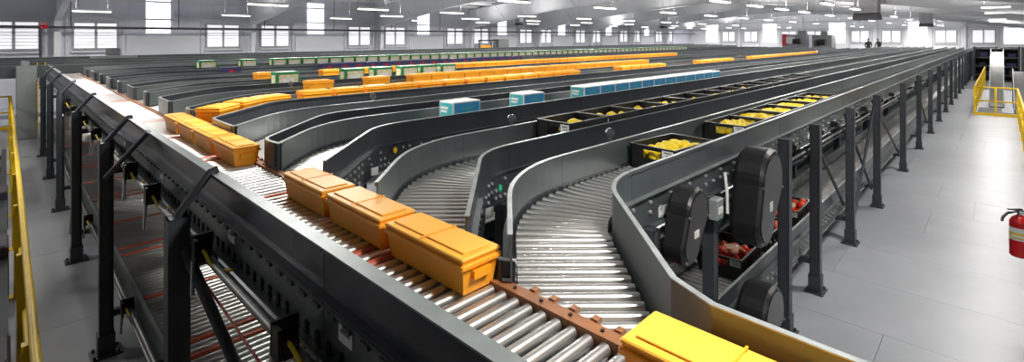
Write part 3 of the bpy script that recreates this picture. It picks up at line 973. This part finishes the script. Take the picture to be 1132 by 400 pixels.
# lane of moving orange totes
for k, x in enumerate([3.05 + .52*q for q in range(13)] + [11.6 + .5*q for q in range(5)] + [16.5 + .5*q for q in range(6)] + [21.5 + .46*q for q in range(22)]):
    nm = 'orange lidded tote, %s from the curve on the curving orange lane' % nth(k+1)
    totem.at(x, y5, ZR, nm, 'totes of the curving orange lane, ' + ('near run' if k < 13 else 'far runs'))
cx, cy = 2.87, LANES[4] - .73
for k, (ang, run) in enumerate(((104, 0), (131, 0), (135, .50))):
    a = R(ang); r = .73 + .285
    px = cx + r*math.cos(a) - run*math.sqrt(.5); py = cy + r*math.sin(a) - run*math.sqrt(.5)
    th = a - R(90)
    ox, oy = -.215, -.135
    tote.at(px + ox*math.cos(th) - oy*math.sin(th), py + ox*math.sin(th) + oy*math.cos(th), ZR,
            'orange lidded tote rounding the curve, ' + ('farthest one', 'middle one', 'one about to reach the merge')[k], 'totes rounding the curve', th)
# totes on the merge conveyor
flat = Stock(make_tote(.15, .60, .21))
merge_totes = [(6.62, 'first after the curve'), (5.95, 'second after the curve'), (5.28, 'third after the curve'), (4.61, 'fourth after the curve'),
               (2.93, 'farthest of the middle three'), (2.27, 'centre one of the middle three'), (1.61, 'nearest of the middle three'),
               (.24, 'large one in front at the curved guard'), (-.42, 'nearest, cut off by the picture edge')]
for yy, nm in merge_totes:
    flat.at(1.555, yy, ZR, 'shallow orange lidded tote on the merge conveyor, ' + nm, 'totes on the merge conveyor', R(90))
# rows of totes and cartons
y6 = LANES[5] + .15
toteh.at(3.62, y6, ZR, 'orange tote standing alone, nearest on the front orange row', 'front row of orange totes')
toteh.at(4.75, y6, ZR, 'orange tote standing alone, second on the front orange row', 'front row of orange totes')
for k in range(21):
    toteh.at(5.72 + .445*k, y6, ZR, 'orange tote, %s from the near end in the closed front orange row' % nth(k+1), 'closed part of the front orange row')
y8 = LANES[7] + .15
for x, nm in ((3.68, 'nearest'), (5.1, 'second'), (6.0, 'third')):
    toteh.at(x, y8, ZR, 'orange tote standing apart, %s on the rear orange row' % nm, 'rear row of orange totes')
for k in range(35):
    toteh.at(7.0 + .445*k, y8, ZR, 'orange tote, %s from the near end in the closed rear orange row' % nth(k+1), 'closed part of the rear orange row')
y7 = LANES[6] + .14
green.at(3.64, y7, ZR, 'green carton standing alone, nearest on the front green row', 'front row of green cartons')
for k, x in enumerate((5.05, 5.75, 6.45, 7.0, 7.6)):
    green.at(x, y7, ZR, 'green carton with cream label, %s on the front green row' % ordn[k+1], 'front row of green cartons')
y12 = LANES[11] + .14
green.at(3.9, y12, ZR, 'green carton standing alone, nearest on the long rear green row', 'rear row of green cartons')
green.at(5.0, y12, ZR, 'green carton standing alone, second on the long rear green row', 'rear row of green cartons')
for k in range(62):
    green.at(5.9 + .47*k, y12, ZR, 'green carton, %s from the near end in the closed rear green row' % nth(k+1), 'closed part of the rear green row')
y10 = LANES[9] + .14
navy.at(3.75, y10, ZR, 'navy carton with red mark standing alone near the curve', 'navy cartons')
for k in range(18):
    navy.at(6.3 + .46*k, y10, ZR, 'navy carton, %s from the near end in the closed navy row' % nth(k+1), 'closed row of navy cartons')

# ================================================================== RAILINGS, CABINET, EXTINGUISHER
def railing(name_label, pts, posts, flat=False):
    t = thing('guard_railing', name_label, 'railing')
    for z in (1.07, .55):
        MB().path([(x, y, z) for x, y in pts], .027, 10).build('rail', 'yellow', t)
    for i in range(len(pts)-1):
        a, b = Vector(pts[i]), Vector(pts[i+1])
        d = (b-a).normalized(); n = Vector((-d.y, d.x))*.006
        vs = []
        for q in (a, b):
            for sgn in (-1, 1):
                for z in (0.0, .10): vs.append((q.x+n.x*sgn, q.y+n.y*sgn, z))
        MB().add(vs, [(0,1,3,2),(4,6,7,5),(0,4,5,1),(2,3,7,6),(1,5,7,3),(0,2,6,4)]).build('toe_board', 'yellow', t)
    for x, y in posts:
        o = MB().box(x-.03, x+.03, y-.03, y+.03, .0, 1.06).build('rail_post', 'yellow', t)
        MB().box(x-.07, x+.07, y-.07, y+.07, 0, .012).build('foot_plate', 'yellow', o)
    return t
railing('yellow guard railing along the left edge of the deck', [(-2.6, 23.0), (.13, 23.0), (.13, 0.6)], [(-2.6, 23.0), (-1.2, 23.0)] + [(.10, 23.0-1.86*k) for k in range(13)])
railing('yellow guard railing around the stair opening at the end of the right aisle', [(45, .72), (26.4, .72), (26.4, -.46), (12.5, -.46)],
        [(45-1.86*k, .72) for k in range(11)] + [(26.4, .13), (26.4, -.46)] + [(24.5-1.9*k, -.46) for k in range(7)])
cb = thing('control_cabinet', 'tall grey control cabinet at the far end of the left walkway', 'cabinet', (.22, 20.3, 0))
MB().box(0, .44, 0, .6, .0, 2.15, .01).build('cabinet_body', 'cab', cb)
MB().box(.015, .425, -.02, 0, .05, 2.1, .006).build('door', 'cab', cb)
MB().box(.10, .28, .1, .4, 2.15, 2.3, .01).build('top_box', 'cab', cb)
ldr = thing('step_ladder', 'yellow ladder standing behind the grey cabinet', 'ladder', (.80, 21.6, 0))
for s in (-.09, .09): MB().box(s-.015, s+.015, -.03, .03, 0, 2.2).build('stile', 'yellow', ldr)
for k in range(7): MB().tube((-.09, 0, .25+.3*k), (.09, 0, .25+.3*k), .018, 8).build('rung', 'yellow', ldr)
# machinery left of the railing
mk = thing('lower_machine', 'dark conveyor machine left of the yellow railing', 'machine', (-.57, 0, 0))
for s in (-.55, .55):
    MB().box(s-.04, s+.04, 2.5, 16, .28, .48).build('machine_rail', 'paint', mk)
    for y in (3, 6, 9, 12, 15): MB().box(s-.04, s+.04, y-.04, y+.04, 0, .28).build('machine_leg', 'post', mk)
for k in range(28):
    y = 2.7 + k*.47
    MB().tube((-.51, y, .38), (.51, y, .38), .06, 10).build('machine_roller', 'steeld' if k % 3 else 'black', mk)
for y in (5.2, 8.1, 11): MB().box(-.3, .6, y, y+.5, .0, .62, .02).build('drive_box', 'pipe', mk)

fe = thing('fire_extinguisher', 'red fire extinguisher hanging on the red post at the right edge', 'extinguisher', (6.98, -.135, .86))
fe.scale = (.88, .88, .92)
body = MB().tube((0,0,0), (0,0,.36), .085, 18, caps=False)
body.tube((0,0,.36), (0,0,.405), .085, 18, .06, caps=False).tube((0,0,.405), (0,0,.43), .06, 18, .026).tube((0,0,-.012), (0,0,0), .074, 18, .085)
body.build('cylinder', 'redp', fe)
MB().tube((0,0,.17), (0,0,.30), .0862, 18, caps=False).build('instruction_label', 'white', fe)
MB().tube((0,0,.185), (0,0,.20), .0868, 18, caps=False).tube((0,0,.225), (0,0,.25), .0868, 18, caps=False).build('label_print', 'yeld', fe)
vl = MB().tube((0,0,.43), (0,0,.47), .022, 10).box(-.03, .03, -.02, .02, .46, .485).build('valve', 'chrome', fe)
MB().box(-.13, .02, -.012, .012, .485, .497).box(-.12, .02, -.012, .012, .455, .465).build('lever', 'black', vl)
MB().tube((.0,-.03,.45), (.0,-.02,.45), .02, 10).build('gauge', 'white', vl)
MB().path([(-.03, .02, .46), (-.11, .03, .44), (-.17, .02, .40), (-.20, 0, .37)], .014, 8).build('hose', 'black', fe)
MB().box(.0, .16, -.02, .02, .18, .22).build('wall_bracket', 'redp', fe)
fe.rotation_euler = (0, 0, R(-45))
fm = MB().box(6.0, 6.25, -.42, -.12, 0, .012, .003).build('floor_marker', 'redp')
tag(fm, 'small red marker plate on the floor below the extinguisher', 'marker')
pt = thing('red_post', 'red marked post holding the fire extinguisher at the right edge', 'post', (7.12, -.275, 0))
MB().box(-.035, .035, -.035, .035, 0, 2.3).build('upright', 'redp', pt)
MB().box(-.09, .09, -.09, .09, 0, .014).build('base_plate', 'redp', pt)

# stair well conveyors at the end of the right aisle
def incline(y0, y1, x0, x1, z0, z1, label):
    t = thing('inclined_conveyor', label, 'conveyor', (x0, y0, 0))
    n = 14; pts = []
    for k in range(n+1):
        u = k/n; e = u*u*(3-2*u)
        pts.append(((x1-x0)*u, z0 + (z1-z0)*(math.sin(u*math.pi/2))))
    w = y1-y0
    b = MB()
    b.prism(pts + [(a, c-.12) for a, c in pts[::-1]], .03, w-.03, 'y').build('slide_belt', 'slide', t)
    for yy in (0, w-.03):
        MB().prism([(a, c+.14) for a, c in pts] + [(a, c-.2) for a, c in pts[::-1]], yy, yy+.03, 'y').build('side_guard', 'cab', t)
    for k in (7, 13):
        a, c = pts[k]
        MB().box(a-.05, a+.05, 0, .08, 0, c-.15).build('leg', 'post', t)
        MB().box(a-.05, a+.05, w-.08, w, 0, c-.15).build('leg', 'post', t)
incline(-.12, .36, 29.5, 35.5, .05, 2.25, 'tall bright steel incline conveyor in the stair opening')
incline(-.85, -.38, 27.5, 32.0, .02, 1.45, 'short dark steel incline conveyor right of the tall one')
st2 = thing('floor_grating', 'dark slatted floor grating behind the yellow railing', 'grating', (26.7, -.38, 0))
for k in range(8): MB().box(k*.3, k*.3+.24, .34 if k > 2 else 0, 1.03, 0, .03).build('grating_slat', 'pipe', st2)
# dark racks
for q, (x, y0, y1, lab) in enumerate(((44.5, -4.5, -1.0, 'dark storage rack right of the tall incline'), (47.0, -.9, 1.3, 'dark storage rack behind the tall incline'))):
    t = thing('storage_rack', lab, 'rack', (x, 0, 0))
    for yy in (y0, (y0+y1)/2, y1):
        for xx in (0, 1.0): MB().box(xx-.05, xx+.05, yy-.05, yy+.05, 0, 2.35).build('upright', 'post', t)
    for z in (.35, .95, 1.55, 2.15): MB().box(-.02, 1.02, y0, y1, z, z+.09).build('shelf', 'paint', t)
    MB().box(1.0, 1.02, y0, y1, 0, 2.3).build('back_panel', 'rubber', t)
    r3 = random.Random(q)
    for z in (.44, 1.04, 1.64):
        yy = y0 + .15
        while yy < y1 - .5:
            w_ = r3.uniform(.3, .5)
            bx_ = MB().box(x+.1, x+.7, yy, yy+w_, z, z+r3.uniform(.2, .38), .01).build('storage_bin', r3.choice(['pipe', 'paint', 'cab', 'navy']))
            tag(bx_, 'dark storage bin on the rack ' + ('right of' if q == 0 else 'behind') + ' the tall incline', 'bin', 'bins on the rack %s the tall incline' % ('right of' if q == 0 else 'behind'))
            yy += w_ + r3.uniform(.1, .4)

# far machines
def far_machine(x, y, w, h, label, m1, parts):
    t = thing('sorting_machine', label, 'machine', (x, y, 0))
    MB().box(0, 1.6, 0, w, 0, h, .03).build('housing', m1, t)
    for (y0, y1, z0, z1, mm, nm) in parts:
        MB().box(-.15, .3, y0, y1, z0, z1, .02).build(nm, mm, t)
    MB().tube((-.2, w*.3, h*.8), (-.2, w*.3+.6, h*.8), .25, 12).build('roll_guard', 'black', t)
far_machine(52, 12.6, 2.3, 3.25, 'pale lilac sorting machine far down the hall', mat('lilac_machine', (.36, .34, .42), .5), [(.2, .9, 2.2, 3.6, 'cab', 'control_head'), (1.2, 1.9, 2.4, 3.0, 'white', 'panel'), (1.9, 2.25, 2.2, 3.3, 'redp', 'warning_panel')])
far_machine(50, 10.4, 1.5, 3.2, 'grey sorting machine far down the hall, beside the lilac one', 'cab', [(.3, .8, 2.4, 3.5, 'cab', 'control_head'), (.9, 1.3, 2.2, 2.7, 'pipe', 'hatch')])
lc = thing('line_cabinet', 'grey cabinet with orange stripe standing before the window wall', 'cabinet', (25.6, 27.6, 0))
MB().box(1.1, 2.2, 0, .7, 0, 2.85, .02).build('cabinet_body', 'cab', lc)
MB().box(-.9, 1.05, .1, .6, 0, 2.1, .02).build('side_unit', 'pipe', lc)
MB().box(-.7, .3, .05, .12, 2.1, 2.4).build('orange_box', 'orange', lc)
for x in (-.85, .35, 1.0): MB().box(x, x+.08, .1, .18, 2.1, 2.75).build('frame_upright', 'pipe', lc)
MB().box(-.9, 1.1, .1, .2, 2.7, 2.8).build('frame_top', 'pipe', lc)

# two workers on a raised walkway far down the hall
wk = thing('raised_walkway', 'raised walkway in front of the far windows', 'walkway', (55, 6.4, 0))
MB().box(0, 1.6, 0, 4.2, 1.02, 1.1).build('walkway_deck', 'paint', wk)
for x in (.1, 1.5):
    for y in (.1, 2.1, 4.1): MB().box(x-.05, x+.05, y-.05, y+.05, 0, 1.02).build('walkway_leg', 'post', wk)
def person(x, y, z, label, cloth, bend, face):
    J = {'pel': (0,0,.95), 'wst': (.02,0,1.08), 'chs': (.06*bend,0,1.32), 'nck': (.10*bend,0,1.48), 'hd0': (.13*bend,0,1.56), 'hd1': (.16*bend,0,1.68)}
    rad = {'pel': (.15,.12), 'wst': (.14,.11), 'chs': (.17,.12), 'nck': (.055,.055), 'hd0': (.075,.08), 'hd1': (.075,.085)}
    E = [('pel','wst'),('wst','chs'),('chs','nck'),('nck','hd0'),('hd0','hd1')]
    for s, n in ((-1, 'r'), (1, 'l')):
        J.update({'sh'+n: (.06*bend, s*.19, 1.40), 'el'+n: (.12*bend, s*.26, 1.14), 'wr'+n: (.30, s*.20, .98+.06*s*bend), 'ha'+n: (.38, s*.18, .98+.06*s*bend),
                  'hp'+n: (0, s*.10, .88), 'kn'+n: (.03, s*.11, .48), 'an'+n: (0, s*.11, .08), 'to'+n: (.16, s*.12, .045)})
        rad.update({'sh'+n: (.07,.07), 'el'+n: (.048,.048), 'wr'+n: (.034,.034), 'ha'+n: (.04,.025), 'hp'+n: (.10,.10), 'kn'+n: (.065,.065), 'an'+n: (.045,.045), 'to'+n: (.045,.04)})
        E += [('chs','sh'+n),('sh'+n,'el'+n),('el'+n,'wr'+n),('wr'+n,'ha'+n),('pel','hp'+n),('hp'+n,'kn'+n),('kn'+n,'an'+n),('an'+n,'to'+n)]
    names = list(J)
    me = bpy.data.meshes.new('person')
    me.from_pydata([J[n] for n in names], [(names.index(a), names.index(b)) for a, b in E], [])
    me.materials.append(M[cloth])
    o = put('person', me, None, (x, y, z), face)
    sk = o.modifiers.new('skin', 'SKIN')
    for i, n in enumerate(names):
        v = me.skin_vertices[0].data[i]; v.radius = rad[n]; v.use_root = (n == 'pel')
    sb = o.modifiers.new('sub', 'SUBSURF'); sb.levels = 1; sb.render_levels = 1
    tag(o, label, 'person')
    hx = .16*bend
    MB().ball((hx-.012, 0, 1.70), .095, .088, .095, 12, 8).build('hair', 'hair', o)
    fc = MB().ball((hx+.03, 0, 1.635), .075, .07, .095, 12, 8).ball((hx+.105, 0, 1.63), .016, .013, .02, 6, 4).build('face', 'skin', o)
    MB().ball((hx+.093, -.027, 1.655), .008, .012, .008, 6, 4).ball((hx+.093, .027, 1.655), .008, .012, .008, 6, 4).build('eyes', 'hair', fc)
person(55.8, 8.7, 1.1, 'person in dark clothing standing upright at the far line', 'cloth1', .4, R(190))
person(56.0, 7.9, 1.1, 'person in dark brown clothing leaning beside the upright one', 'cloth2', 1.6, R(160))
